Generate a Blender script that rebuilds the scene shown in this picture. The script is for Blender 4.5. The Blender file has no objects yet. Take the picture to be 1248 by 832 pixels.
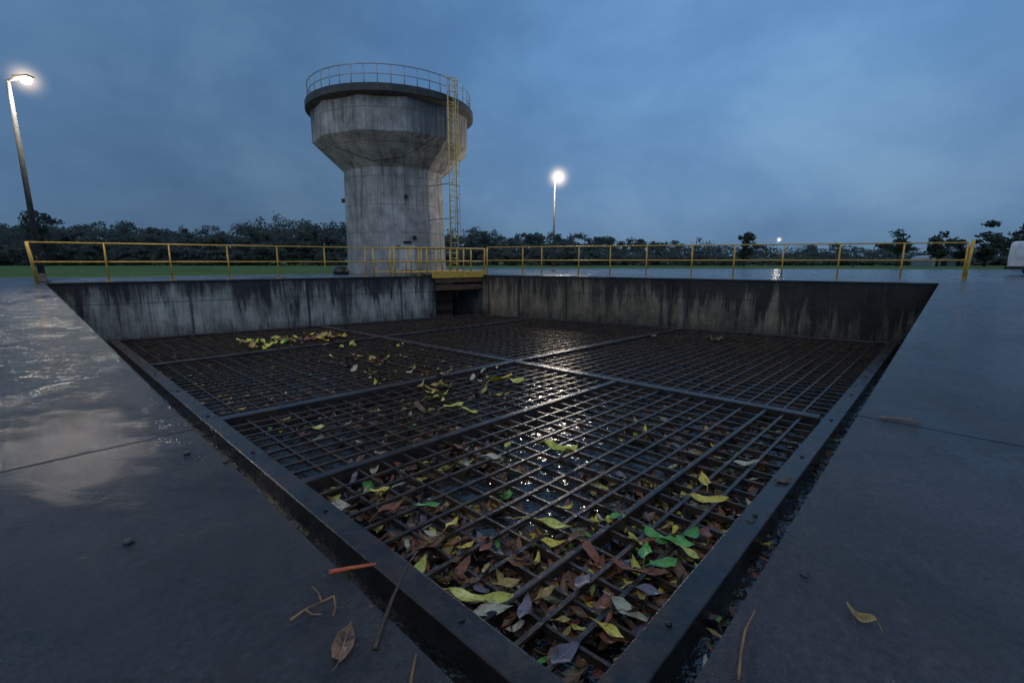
import bpy, math, random
from mathutils import Vector, Matrix
random.seed(7)
C = bpy.context.scene.collection
R = math.radians
PITCH = R(9.96); YAW = R(46.5); CH = 0.6; FP = 558.0
cp, sp = math.cos(PITCH), math.sin(PITCH); cy, sy = math.cos(YAW), math.sin(YAW)
ZG = -1.74; K = 2.34; ZW = ZG - 0.16

def XF(X, F, z=0.0):                      # metres right of / ahead of the standpoint -> world
    return Vector((cy*X + sy*F, -sy*X + cy*F, z))
def toXF(p): return (cy*p[0]-sy*p[1], sy*p[0]+cy*p[1])
def pix(px, py, z=0.0):
    x = px-624; y = 416-py
    F = FP*cp + y*sp; up = y*cp - FP*sp; t = (z-CH)/up
    return XF(x*t, F*t, z)
def dist(p): return (Vector(p)-Vector((0, 0, CH))).length

# ---------------------------------------------------------------- mesh builder
class MB:
    def __init__(s): s.v = []; s.f = []; s.m = []; s.mi = 0; s.smooth = False; s.sm = []
    def add(s, vs, fs, smooth=False):
        b = len(s.v); s.v += [tuple(v) for v in vs]
        for f in fs: s.f.append([b+i for i in f]); s.m.append(s.mi); s.sm.append(smooth)
    def prism(s, pts, z0, z1):
        n = len(pts); vs = [(p[0], p[1], z0) for p in pts]+[(p[0], p[1], z1) for p in pts]
        s.add(vs, [list(range(n))[::-1], list(range(n, 2*n))]+[[i, (i+1) % n, n+(i+1) % n, n+i] for i in range(n)])
    def bar(s, a, b, w, h):
        a = Vector(a); b = Vector(b); d = (b-a).normalized()
        side = d.cross(Vector((0, 0, 1)))
        if side.length < 1e-3: side = Vector((1, 0, 0))
        side.normalize(); up = side.cross(d).normalized()
        vs = []
        for p in (a, b):
            for i, j in ((-1, -1), (1, -1), (1, 1), (-1, 1)): vs.append(p+side*(w/2*i)+up*(h/2*j))
        s.add(vs, [[0, 1, 2, 3], [7, 6, 5, 4], [0, 4, 5, 1], [1, 5, 6, 2], [2, 6, 7, 3], [3, 7, 4, 0]])
    def tube(s, pts, r, n=8, r2=None, closed=False):
        pts = [Vector(p) for p in pts]; N = len(pts); vs = []; fs = []
        for i, p in enumerate(pts):
            if closed: d = pts[(i+1) % N]-pts[i-1]
            else: d = pts[min(i+1, N-1)]-pts[max(i-1, 0)]
            d.normalize()
            a = d.cross(Vector((0, 0, 1))) if abs(d.z) < .95 else d.cross(Vector((1, 0, 0)))
            a.normalize(); b = a.cross(d)
            rr = r if r2 is None else r+(r2-r)*i/(N-1)
            for k in range(n):
                t = 2*math.pi*k/n; vs.append(p+a*(rr*math.cos(t))+b*(rr*math.sin(t)))
        for i in range(N if closed else N-1):
            j = (i+1) % N
            for k in range(n): fs.append([i*n+k, i*n+(k+1) % n, j*n+(k+1) % n, j*n+k])
        if not closed: fs.append(list(range(n))[::-1]); fs.append([(N-1)*n+k for k in range(n)])
        s.add(vs, fs, True)
    def lathe(s, c, prof, n=32, smooth=True, rot=0.0, caps=True):
        vs = []; fs = []
        for (r, z) in prof:
            for k in range(n):
                t = 2*math.pi*k/n+rot; vs.append((c[0]+r*math.cos(t), c[1]+r*math.sin(t), z))
        for i in range(len(prof)-1):
            for k in range(n): fs.append([i*n+k, i*n+(k+1) % n, (i+1)*n+(k+1) % n, (i+1)*n+k])
        if caps: fs.append(list(range(n))[::-1]); fs.append([(len(prof)-1)*n+k for k in range(n)])
        s.add(vs, fs, smooth)
    def build(s, name, mat, parent=None, bevel=0, origin=None):
        me = bpy.data.meshes.new(name)
        o0 = Vector((0, 0, 0))
        if parent is not None: o0 = Vector(parent_world(parent))
        elif origin is not None: o0 = Vector(origin)
        me.from_pydata([tuple(Vector(v)-o0) for v in s.v], [], s.f); me.update()
        ms = mat if isinstance(mat, (list, tuple)) else [mat]
        for m in ms: me.materials.append(m)
        for p, mi, sm in zip(me.polygons, s.m, s.sm):
            p.material_index = mi; p.use_smooth = sm
        o = bpy.data.objects.new(name, me); C.objects.link(o)
        if parent is not None: o.parent = parent
        else: o.location = o0
        if bevel:
            b = o.modifiers.new('bevel', 'BEVEL'); b.width = bevel; b.segments = 2; b.limit_method = 'ANGLE'; b.angle_limit = R(20 if bevel > .02 else 40)
        return o
def parent_world(p):
    v = Vector((0, 0, 0))
    while p is not None: v = v+Vector(p.location); p = p.parent
    return v
def tag(o, label=None, cat=None, group=None, kind=None):
    if label: o['label'] = label
    if cat: o['category'] = cat
    if group: o['group'] = group
    if kind: o['kind'] = kind
    return o
def thing(name, loc, label, cat, group=None):
    o = bpy.data.objects.new(name, None); C.objects.link(o); o.location = loc; o.empty_display_size = .2
    return tag(o, label, cat, group)

# ---------------------------------------------------------------- materials
def nm(name):
    m = bpy.data.materials.new(name); m.use_nodes = True
    nt = m.node_tree; return m, nt, nt.nodes, nt.links, nt.nodes['Principled BSDF']
def noise(N, L, scale, detail=6, rough=.55, vec=None, mapscale=None, dist=0):
    n = N.new('ShaderNodeTexNoise'); n.inputs['Scale'].default_value = scale
    n.inputs['Detail'].default_value = min(detail, 5); n.inputs['Roughness'].default_value = rough; n.inputs['Distortion'].default_value = dist
    if vec is not None:
        if mapscale:
            mp = N.new('ShaderNodeMapping'); mp.inputs['Scale'].default_value = mapscale; L.new(vec, mp.inputs['Vector']); vec = mp.outputs['Vector']
        L.new(vec, n.inputs['Vector'])
    return n.outputs['Fac']
def ramp(N, L, fac, stops):
    r = N.new('ShaderNodeValToRGB'); e = r.color_ramp.elements
    e[1].position = stops[-1][0]; e[0].position = stops[0][0]
    for p, c in stops[1:-1]: e.new(p)
    for i, (p, c) in enumerate(stops):
        e[i].color = (c, c, c, 1) if not isinstance(c, tuple) else (*c, 1)
    L.new(fac, r.inputs['Fac']); return r.outputs['Color']
def mix(N, L, fac, a, b, mode='MIX'):
    m = N.new('ShaderNodeMixRGB'); m.blend_type = mode
    for i, v in enumerate((fac, a, b)):
        inp = m.inputs[i]
        if hasattr(v, 'links'): L.new(v, inp)
        elif isinstance(v, tuple): inp.default_value = (*v, 1)
        else: inp.default_value = v if i == 0 else (v, v, v, 1)
    return m.outputs[0]
def mth(N, L, op, a, b=0.0, clamp=False):
    m = N.new('ShaderNodeMath'); m.operation = op; m.use_clamp = clamp
    for i, v in ((0, a), (1, b)):
        if hasattr(v, 'links'): L.new(v, m.inputs[i])
        else: m.inputs[i].default_value = v
    return m.outputs[0]
def pos(N): return N.new('ShaderNodeNewGeometry').outputs['Position']
def bump(N, L, h, strength, dist, B, normal=None):
    b = N.new('ShaderNodeBump'); b.inputs['Strength'].default_value = strength; b.inputs['Distance'].default_value = dist
    L.new(h, b.inputs['Height'])
    L.new(b.outputs[0], B.inputs['Normal']); return b.outputs[0]

def simple(name, c1, c2, scale=6, rough=.5, rv=.15, metal=0, bs=.3, bd=.01, detail=4):
    m, nt, N, L, B = nm(name); P = pos(N)
    f = noise(N, L, scale, detail, .6, P)
    L.new(ramp(N, L, f, [(.35, c1), (.65, c2)]), B.inputs['Base Color'])
    f2 = noise(N, L, scale*2.3, 3, .6, P)
    L.new(mth(N, L, 'ADD', mth(N, L, 'MULTIPLY', f2, rv*2), rough-rv), B.inputs['Roughness'])
    B.inputs['Metallic'].default_value = metal
    if bs: bump(N, L, noise(N, L, scale*6, 3, .65, P), bs, bd, B)
    return m

def deck_mat(name, axis, off, c1, c2, puddle, rlo, rhi, step=3.8, prough=.06, ior=1.5, pools=(), film=.5):
    m, nt, N, L, B = nm(name); P = pos(N)
    sep = N.new('ShaderNodeSeparateXYZ'); L.new(P, sep.inputs[0])
    base = ramp(N, L, noise(N, L, .9, 9, .62, P), [(.3, c1), (.7, c2)])
    gr = noise(N, L, 55, 5, .8, P)
    base = mix(N, L, .9, base, ramp(N, L, gr, [(.3, .3), (.7, 1.5)]), 'MULTIPLY')
    stain = ramp(N, L, noise(N, L, 2.2, 5, .65, P, dist=.6), [(.42, .6), (.6, 1.0)])
    base = mix(N, L, .8, base, stain, 'MULTIPLY')
    pn = noise(N, L, .9, 5, .6, P, (1.7, .8, 1) if axis == 1 else (.8, 1.7, 1), .5)
    for (cx, cyy, rad, k0) in pools:          # low spots of the slab where rain stands
        d_ = N.new('ShaderNodeVectorMath'); d_.operation = 'DISTANCE'; L.new(P, d_.inputs[0]); d_.inputs[1].default_value = (cx, cyy, 0)
        k_ = mth(N, L, 'SUBTRACT', 1.0, mth(N, L, 'DIVIDE', d_.outputs['Value'], rad), True)
        pn = mth(N, L, 'ADD', pn, mth(N, L, 'MULTIPLY', k_, k0))
    # the film of water is broken up by the trowelled surface
    mp = N.new('ShaderNodeMapping'); mp.vector_type = 'TEXTURE'; mp.inputs['Rotation'].default_value = (0, 0, -YAW); mp.inputs['Scale'].default_value = (1, .55, 1); L.new(P, mp.inputs['Vector'])
    pn = mth(N, L, 'ADD', pn, mth(N, L, 'MULTIPLY', mth(N, L, 'SUBTRACT', noise(N, L, 5.5, 5, .68, mp.outputs['Vector']), .5), film))
    pm = ramp(N, L, pn, [(puddle, 0.0), (puddle+.10, 1.0)])
    c = sep.outputs[axis]
    w = noise(N, L, 1.5, 3, .5, P)
    q = mth(N, L, 'ADD', c, mth(N, L, 'MULTIPLY', w, .02))
    q = mth(N, L, 'DIVIDE', mth(N, L, 'SUBTRACT', q, off), step)
    q = mth(N, L, 'ABSOLUTE', mth(N, L, 'SUBTRACT', mth(N, L, 'FRACT', mth(N, L, 'ADD', q, .5)), .5))
    j = mth(N, L, 'LESS_THAN', q, .005/step)
    jw = mth(N, L, 'LESS_THAN', q, .04/step)
    base = mix(N, L, mth(N, L, 'MULTIPLY', jw, .3), base, (.012, .012, .013))
    base = mix(N, L, mth(N, L, 'MULTIPLY', pm, .45), base, (.01, .01, .011))
    base = mix(N, L, j, base, (.008, .008, .010))
    L.new(base, B.inputs['Base Color'])
    wetv = ramp(N, L, noise(N, L, 2.4, 5, .7, P, (1, 1, 1), .5), [(.35, rlo), (.68, rhi)])
    rg = mix(N, L, mth(N, L, 'MULTIPLY', pm, .9), wetv, prough)
    L.new(mix(N, L, j, rg, .8), B.inputs['Roughness'])
    L.new(mth(N, L, 'SUBTRACT', .5, mth(N, L, 'MULTIPLY', j, .35)), B.inputs['Specular IOR Level'])
    B.inputs['IOR'].default_value = ior
    h = mth(N, L, 'ADD', mth(N, L, 'MULTIPLY', gr, 1.5), mth(N, L, 'MULTIPLY', noise(N, L, 200, 2, .6, P), .9))
    h = mth(N, L, 'MULTIPLY', h, mth(N, L, 'SUBTRACT', 1.0, mth(N, L, 'MULTIPLY', pm, .7)))
    h = mth(N, L, 'ADD', h, mth(N, L, 'MULTIPLY', noise(N, L, 8, 3, .55, P, (1, 1, 1), .3), 1.6))
    h = mth(N, L, 'SUBTRACT', h, mth(N, L, 'MULTIPLY', j, 1.5))
    bump(N, L, h, .8, .006, B)
    return m
M = {}
q1, q2, q3 = pix(108, 550), pix(70, 470), pix(70, 395)
M['deck_left'] = deck_mat('wet_concrete_left', 1, 1.93, (.024, .023, .029), (.060, .055, .063), .56, .15, .31, prough=.07, pools=((q1.x, q1.y, .75, .20), (q2.x, q2.y, 1.2, .16), (q3.x, q3.y, 2.6, .18)))
q1, q2 = pix(1200, 400), pix(1230, 470)
M['deck_right'] = deck_mat('wet_concrete_right', 0, 2.2, (.038, .032, .038), (.088, .074, .082), .57, .17, .36, prough=.08, ior=1.46, pools=((q1.x, q1.y, 3.0, .22), (q2.x, q2.y, 1.2, .15)), film=.4)
M['deck_back'] = deck_mat('wet_concrete_back', 0, 1.2, (.07, .074, .08), (.16, .165, .17), .50, .16, .34, 5.0, film=.22)

def conc(name, c1, c2, dark, topdark, z0, z1, panel=1.25, streak=.8, rough=.6, blotch=(.42, 1.1), s0=.47, fine=.6, zs=.16, grad=0):
    m, nt, N, L, B = nm(name); P = pos(N)
    sep = N.new('ShaderNodeSeparateXYZ'); L.new(P, sep.inputs[0])
    base = ramp(N, L, noise(N, L, 1.6, 5, .68, P), [(.3, c1), (.68, c2)])
    hh = mth(N, L, 'DIVIDE', mth(N, L, 'SUBTRACT', sep.outputs[2], z0), z1-z0, True)
    big = noise(N, L, .55, 4, .6, P, (1, 1, .5))
    st = noise(N, L, 1.9, 5, .78, P, (1.9, 1.9, zs), .15)
    st = mth(N, L, 'ADD', st, mth(N, L, 'MULTIPLY', mth(N, L, 'SUBTRACT', hh, .6), .30))
    st = mth(N, L, 'ADD', st, mth(N, L, 'MULTIPLY', mth(N, L, 'SUBTRACT', big, .5), .7))
    if grad:                              # dark streaks grow towards one end of the wall (low y)
        st = mth(N, L, 'ADD', st, mth(N, L, 'MULTIPLY', mth(N, L, 'SUBTRACT', 1.0, mth(N, L, 'DIVIDE', sep.outputs[1], 9.0), True), grad))
    st = ramp(N, L, st, [(s0, 0.0), (s0+.14, 1.0)])
    base = mix(N, L, mth(N, L, 'MULTIPLY', st, streak), base, dark)
    st2 = ramp(N, L, noise(N, L, 9, 4, .6, P, (2, 2, .08)), [(.50, 0.0), (.68, fine)])
    base = mix(N, L, mth(N, L, 'MULTIPLY', st2, streak), base, dark)
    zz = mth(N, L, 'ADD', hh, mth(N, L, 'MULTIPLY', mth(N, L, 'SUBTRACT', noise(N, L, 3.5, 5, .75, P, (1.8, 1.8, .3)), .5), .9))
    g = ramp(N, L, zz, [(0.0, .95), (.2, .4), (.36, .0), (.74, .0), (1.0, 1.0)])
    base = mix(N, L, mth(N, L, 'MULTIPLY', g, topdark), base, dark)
    base = mix(N, L, 1.0, base, ramp(N, L, noise(N, L, .9, 5, .7, P, (1, 1, .7)), [(.36, blotch[0]), (.6, blotch[1])]), 'MULTIPLY')
    a = mth(N, L, 'ADD', mth(N, L, 'MULTIPLY', sep.outputs[0], .97), mth(N, L, 'MULTIPLY', sep.outputs[1], .93))
    q = mth(N, L, 'ABSOLUTE', mth(N, L, 'SUBTRACT', mth(N, L, 'FRACT', mth(N, L, 'DIVIDE', a, panel)), .5))
    j = mth(N, L, 'LESS_THAN', q, .012)
    q2 = mth(N, L, 'ABSOLUTE', mth(N, L, 'SUBTRACT', mth(N, L, 'FRACT', mth(N, L, 'DIVIDE', sep.outputs[2], 1.3)), .5))
    jj = mth(N, L, 'MAXIMUM', j, mth(N, L, 'LESS_THAN', q2, .008))
    base = mix(N, L, mth(N, L, 'MULTIPLY', jj, .7), base, dark)
    L.new(base, B.inputs['Base Color'])
    L.new(ramp(N, L, noise(N, L, 3, 4, .6, P), [(.3, rough-.2), (.7, rough+.15)]), B.inputs['Roughness'])
    h = mth(N, L, 'SUBTRACT', mth(N, L, 'ADD', noise(N, L, 22, 4, .7, P), mth(N, L, 'MULTIPLY', noise(N, L, 3, 3, .6, P), 1.5)), jj)
    bump(N, L, h, .6, .02, B)
    return m
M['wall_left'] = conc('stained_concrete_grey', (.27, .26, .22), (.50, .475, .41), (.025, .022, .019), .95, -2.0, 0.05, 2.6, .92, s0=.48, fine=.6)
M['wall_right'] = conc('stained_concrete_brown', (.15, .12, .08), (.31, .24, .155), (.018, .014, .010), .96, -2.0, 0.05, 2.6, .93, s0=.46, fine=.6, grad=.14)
M['wall_dark'] = conc('dark_concrete', (.04, .04, .04), (.09, .086, .08), (.014, .014, .014), .9, -2.0, 0.05)  # darker concrete used on the recess, near pit sides and wall lips
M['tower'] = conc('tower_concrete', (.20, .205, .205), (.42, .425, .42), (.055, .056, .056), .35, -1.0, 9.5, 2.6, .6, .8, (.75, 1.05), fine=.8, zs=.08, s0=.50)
M['tower_ring'] = simple('dark_ring_concrete', (.025, .027, .03), (.06, .06, .065), 3, .6)
M['yellow'] = simple('faded_yellow_paint', (.52, .29, .04), (.72, .43, .07), 9, .5, .1, 0, .2, .004)
M['yellow_dim'] = simple('grimy_yellow_paint', (.46, .35, .13), (.66, .52, .20), 9, .5, .1, 0, .2, .004)
M['galv'] = simple('galvanised_steel', (.28, .30, .32), (.45, .47, .49), 8, .38, .1, .5, .1, .003)
M['pole'] = simple('dull_grey_pole', (.028, .030, .032), (.05, .053, .056), 8, .9, .05, 0, .1, .003)
M['dark_metal'] = simple('black_metal', (.012, .012, .013), (.035, .033, .032), 14, .4, .12, .3, .3, .004)
M['rust'] = simple('rusty_plate', (.07, .035, .02), (.18, .09, .045), 8, .6, .1, .2, .4, .006)
M['white'] = simple('white_paint', (.55, .58, .6), (.75, .77, .78), 5, .35, .1)
M['rubber'] = simple('rubber', (.012, .012, .012), (.025, .025, .025), 12, .7)
M['glass'] = simple('dark_glass', (.01, .012, .015), (.02, .024, .03), 3, .06, .02, 0, 0)
M['trunk'] = simple('bark', (.03, .027, .024), (.06, .05, .04), 3, .9, .05)
M['stone'] = simple('pebble', (.02, .018, .017), (.05, .045, .04), 30, .4)
def steel_mat(name, c1, c2, scale, rough, rust, metal):
    m, nt, N, L, B = nm(name); P = pos(N)
    b = ramp(N, L, noise(N, L, scale, 5, .65, P), [(.35, c1), (.62, c2)])
    r = ramp(N, L, noise(N, L, scale*.6, 5, .7, P), [(.46, 0.0), (.64, .88)])
    b = mix(N, L, r, b, rust)
    L.new(b, B.inputs['Base Color']); B.inputs['Metallic'].default_value = metal
    L.new(ramp(N, L, noise(N, L, scale*2, 4, .6, P), [(.35, rough-.14), (.7, rough+.15)]), B.inputs['Roughness'])
    h = mth(N, L, 'ADD', noise(N, L, 60, 4, .7, P), mth(N, L, 'MULTIPLY', noise(N, L, 9, 3, .6, P), 2))
    bump(N, L, h, .6, .005, B); return m
M['beam'] = steel_mat('wet_black_steel', (.022, .021, .023), (.058, .053, .054), 4, .26, (.085, .048, .032), .1)
M['bars'] = steel_mat('wet_grating_steel', (.026, .022, .020), (.075, .060, .050), 7, .25, (.125, .068, .040), .12)
m, nt, N, L, B = nm('murky_water'); P = pos(N)
L.new(ramp(N, L, noise(N, L, .8, 5, .6, P), [(.35, (.012, .010, .008)), (.7, (.05, .036, .024))]), B.inputs['Base Color'])
B.inputs['Roughness'].default_value = .07; B.inputs['IOR'].default_value = 1.8
h = mth(N, L, 'ADD', noise(N, L, 2.6, 3, .55, P, None, .4), mth(N, L, 'MULTIPLY', noise(N, L, 11, 3, .6, P), .35))
bump(N, L, h, 1.0, .045, B); M['water'] = m
m, nt, N, L, B = nm('grass_field'); P = pos(N)
g = ramp(N, L, noise(N, L, .18, 5, .7, P), [(.3, (.055, .10, .035)), (.5, (.10, .17, .05)), (.7, (.15, .20, .08))])
L.new(mix(N, L, .8, g, ramp(N, L, noise(N, L, 2.4, 5, .8, P), [(.3, .4), (.7, 1.5)]), 'MULTIPLY'), B.inputs['Base Color'])
B.inputs['Roughness'].default_value = .9; B.inputs['Specular IOR Level'].default_value = .1
bump(N, L, noise(N, L, 8, 4, .8, P), .6, .1, B); M['grass'] = m
def foliage(name, c1, c2, c3):
    m, nt, N, L, B = nm(name); P = pos(N)
    a = ramp(N, L, noise(N, L, .35, 5, .7, P), [(.3, c1), (.5, c2), (.7, c3)])
    L.new(a, B.inputs['Base Color']); B.inputs['Roughness'].default_value = 1
    B.inputs['Specular IOR Level'].default_value = 0.0
    t = N.new('ShaderNodeBsdfTranslucent'); L.new(a, t.inputs[0]); ms = N.new('ShaderNodeMixShader'); ms.inputs[0].default_value = .5
    L.new(B.outputs[0], ms.inputs[1]); L.new(t.outputs[0], ms.inputs[2]); L.new(ms.outputs[0], N['Material Output'].inputs['Surface'])
    return m
M['wood'] = foliage('distant_foliage', (.10, .112, .115), (.125, .148, .135), (.18, .178, .135))  # leaf colours shifted towards blue-grey to stand in for distance haze
M['tree'] = foliage('tree_foliage', (.055, .07, .068), (.08, .10, .082), (.11, .125, .09))
def emis(name, col, s):
    m = bpy.data.materials.new(name); m.use_nodes = True; N = m.node_tree.nodes; L = m.node_tree.links
    N.remove(N['Principled BSDF']); e = N.new('ShaderNodeEmission'); e.inputs[0].default_value = (*col, 1); e.inputs[1].default_value = s
    L.new(e.outputs[0], N['Material Output'].inputs['Surface']); return m
M['lamp'] = emis('lit_lamp', (1, .86, .64), 220)
def halo(name, rad, s):  # self-emitting volume that fades outwards; it scatters no lamp light
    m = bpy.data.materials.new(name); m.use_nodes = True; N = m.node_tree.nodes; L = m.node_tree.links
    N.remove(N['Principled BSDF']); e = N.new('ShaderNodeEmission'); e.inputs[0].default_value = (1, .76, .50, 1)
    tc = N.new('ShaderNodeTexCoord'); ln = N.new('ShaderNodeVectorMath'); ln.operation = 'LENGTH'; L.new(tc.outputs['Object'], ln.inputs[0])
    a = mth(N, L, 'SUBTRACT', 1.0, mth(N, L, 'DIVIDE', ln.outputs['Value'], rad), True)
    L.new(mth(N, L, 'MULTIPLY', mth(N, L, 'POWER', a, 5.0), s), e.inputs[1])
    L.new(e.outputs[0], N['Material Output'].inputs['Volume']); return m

def leaf_mat(name, c1, c2, spot, rough=.34):
    m, nt, N, L, B = nm(name); tc = N.new('ShaderNodeTexCoord'); P = pos(N)
    sep = N.new('ShaderNodeSeparateXYZ'); L.new(tc.outputs['UV'], sep.inputs[0])
    base = ramp(N, L, noise(N, L, 11, 5, .7, P), [(.36, c1), (.62, c2)])
    base = mix(N, L, ramp(N, L, noise(N, L, 26, 4, .7, P), [(.53, 0.0), (.65, .9)]), base, spot)
    s = mth(N, L, 'ABSOLUTE', mth(N, L, 'SUBTRACT', sep.outputs[1], .5))
    mid = mth(N, L, 'LESS_THAN', s, .03)
    q = mth(N, L, 'FRACT', mth(N, L, 'MULTIPLY', mth(N, L, 'SUBTRACT', sep.outputs[0], mth(N, L, 'MULTIPLY', s, .35)), 9.0))
    v = mth(N, L, 'LESS_THAN', q, .12)
    vv = mth(N, L, 'MAXIMUM', mid, mth(N, L, 'MULTIPLY', v, .4))
    lt = tuple(min(1, x*1.5+.02) for x in c2)
    L.new(mix(N, L, mth(N, L, 'MULTIPLY', vv, .6), base, lt), B.inputs['Base Color'])
    B.inputs['Roughness'].default_value = rough; B.inputs['Specular IOR Level'].default_value = .45
    bump(N, L, mth(N, L, 'SUBTRACT', noise(N, L, 25, 3, .6, P), vv), .6, .008, B)
    return m
LC = {
 'yellow': leaf_mat('yellow_leaf', (.70, .48, .05), (.92, .72, .12), (.28, .13, .04)),
 'lime': leaf_mat('yellow_green_leaf', (.40, .43, .06), (.78, .70, .14), (.24, .16, .05)),
 'green': leaf_mat('green_leaf', (.08, .32, .06), (.20, .52, .12), (.08, .15, .04)),
 'brown': leaf_mat('brown_leaf', (.13, .06, .033), (.30, .145, .07), (.035, .02, .014)),
 'dark': leaf_mat('dark_rotten_leaf', (.033, .021, .017), (.09, .052, .038), (.017, .012, .010)),
 'red': leaf_mat('red_brown_leaf', (.22, .058, .034), (.37, .13, .062), (.07, .028, .019)),
 'pale': leaf_mat('pale_dry_leaf', (.44, .37, .25), (.66, .58, .42), (.20, .13, .08)),
 'grey': leaf_mat('purple_grey_leaf', (.14, .11, .13), (.27, .23, .27), (.05, .04, .05)),
 'tan': leaf_mat('yellow_brown_leaf', (.36, .22, .06), (.58, .41, .12), (.14, .07, .03)),
}
M['stick_red'] = simple('red_orange_stick', (.50, .08, .025), (.75, .17, .05), 30, .4)
M['stick'] = simple('brown_twig', (.20, .09, .035), (.45, .22, .08), 40, .5)
M['stick_dark'] = simple('dark_twig', (.035, .02, .015), (.10, .06, .04), 30, .4)

# ---------------------------------------------------------------- key plan points (metres)
Nn = Vector((.354, .20, 0)); Lc = Vector((.354, 18.0, 0)); Fc = Vector((13.95, 15.05, 0)); Rc = Vector((17.28, .20, 0))
def lerp(a, b, t): return a+(b-a)*t
Ra = lerp(Lc, Fc, .836)
nl = (Fc-Lc).normalized(); outl = Vector((-nl.y, nl.x, 0))
nr = (Fc-Rc).normalized(); outr = Vector((nr.y, -nr.x, 0))
dep = 2.4
Rb = Fc+nr*dep; Rd = Ra+nr*dep

def sheet(name, pts, z, mat):
    mb = MB(); mb.add([(p[0], p[1], z) for p in pts], [list(range(len(pts)))])
    o = mb.build(name, mat); me = o.data
    if me.polygons[0].normal.z < 0: me.flip_normals()
    return tag(o, kind='structure')
A1, A2 = XF(-40, -8), XF(0, -8); A3 = XF(60, -8); A4 = XF(60, 20); A5 = XF(60, 27)
G = [XF(-3, 40), XF(-8.6, 37), XF(-8.6, 22), XF(-16, 17), XF(-40, 15.5)]
sheet('pavement_left', [Nn, Lc, G[3], G[4], A1, A2], 0, M['deck_left'])
sheet('pavement_right', [Nn, A2, A3, A4, Rc], 0, M['deck_right'])
sheet('pavement_back', [Lc, Ra, Rd, Rb, Fc, Rc, A4, A5, G[0], G[1], G[2], G[3]], 0, M['deck_back'])
ol = [A1, G[4], G[3], G[2], G[1], G[0], A5, A3]
c0 = XF(0, 10); mb = MB(); vs = []
for p in ol: q = c0+(p-c0)*.985; vs.append((q.x, q.y, -.03))
for r in (150, 1500):
    for p in ol: q = c0+(p-c0).normalized()*r; vs.append((q.x, q.y, -.03))
n = len(ol); mb.add(vs, [[k*n+i, k*n+(i+1) % n, (k+1)*n+(i+1) % n, (k+1)*n+i] for k in range(2) for i in range(n)])
o = mb.build('ground', M['grass']); tag(o, kind='structure')
for p in o.data.polygons:
    if p.normal.z < 0: o.data.flip_normals(); break
wp = [Nn+Vector((-.2, -.2, 0)), Vector((.15, 18.2, 0)), Ra, Rd+outl*.2, Rb+outl*.2+nl*.2, Rc+Vector((.2, -.2, 0))]
sheet('water', wp, ZW, M['water'])

def wall(name, a, b, out, mat, label=None, cat='wall', structure=False):
    mb = MB(); e = out*.35
    mb.prism([a, b, b+e, a+e], -2.35, -.006)
    if structure: return tag(mb.build(name, mat), kind='structure')
    t = thing(name, (a.x, a.y, 0), label, cat)
    mb.build('wall_face', mat, t)
    return t
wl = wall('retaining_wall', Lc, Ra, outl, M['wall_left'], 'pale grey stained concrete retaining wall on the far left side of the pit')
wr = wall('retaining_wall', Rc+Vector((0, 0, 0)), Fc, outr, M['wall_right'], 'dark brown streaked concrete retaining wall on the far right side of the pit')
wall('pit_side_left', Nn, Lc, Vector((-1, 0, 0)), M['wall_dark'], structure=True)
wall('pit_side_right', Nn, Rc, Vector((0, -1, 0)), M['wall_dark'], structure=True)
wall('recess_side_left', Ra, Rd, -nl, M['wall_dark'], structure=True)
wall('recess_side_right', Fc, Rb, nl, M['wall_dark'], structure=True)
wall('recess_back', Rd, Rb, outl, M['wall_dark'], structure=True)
for w_, a, b, out in ((wl, Lc, Ra, outl), (wr, Rc, Fc, outr)):
    mb = MB(); mb.prism([a-out*.02, b-out*.02, b, a], -.055, -.004); mb.build('drip_lip', M['wall_dark'], w_)
for t in (.12, .53, .565):
    mb = MB(); p = lerp(Fc, Rc, t)
    mb.prism([p-outr*.05, p-nr*.09-outr*.05, p-nr*.09, p], -1.95, -.06); mb.build('joint_cover', M['wall_dark'], wr)

# ---------------------------------------------------------------- grating
def uv(u, v, z=ZG): return Vector((u*K, v*K, z))
fN = uv(.665, .40); fL = uv(.617, 7.58); fF = uv(5.86, 6.32); fR = uv(7.22, .365)
frame = thing('pit_grating', (fN.x, fN.y, ZG), 'huge wet steel bar grating with heavy beams covering the sunken pit', 'grating')
def beam(a, b, w, h, name='beam', top=.02):
    mb = MB(); z = Vector((0, 0, top-h/2)); mb.bar(a+z, b+z, w, h); return mb.build(name, M['beam'], frame, bevel=.012)
lw = .215
def inset_line(a, b, w, s): d = (b-a).normalized(); sd = Vector((-d.y, d.x, 0))*s; return a+sd*w/2, b+sd*w/2
a, b = inset_line(fN, fL, lw, -1); beam(a, b, lw, .3, 'edge_beam', .065)
a, b = inset_line(fN+Vector((lw, 0, 0)), fR, lw, 1); beam(a, b, lw, .3, 'edge_beam', .062)
a, b = inset_line(fL, fF, .18, -1); beam(a+nl*lw, b, .18, .3, 'edge_beam', .059)
a, b = inset_line(fR, fF, .18, 1); beam(a, b, .18, .3, 'edge_beam', .056)
Bl = lambda v: 3.40-.35*(v-.5)/6.5
def far_u(v): return 7.19-1.33*(v-.4)/5.92-.06
def far_v(u): return 7.54-1.24*(u-.62)/5.24-.06
Lu = lambda v: .762-.06*(v-.5)/7
beam(uv(Lu(3.2), 3.24), uv(far_u(2.85), 2.82), .19, .24, 'cross_beam', .052)
beam(uv(Bl(.5), .5), uv(Bl(far_v(3.05)), far_v(3.05)), .19, .24, 'cross_beam', .047)
beam(uv(Lu(2.03), 2.03), uv(Bl(1.95), 1.93), .115, .20, 'cross_beam', .036)
beam(uv(Lu(.84), .84), uv(Bl(.8), .80), .06, .14, 'cross_beam', .026)
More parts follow.
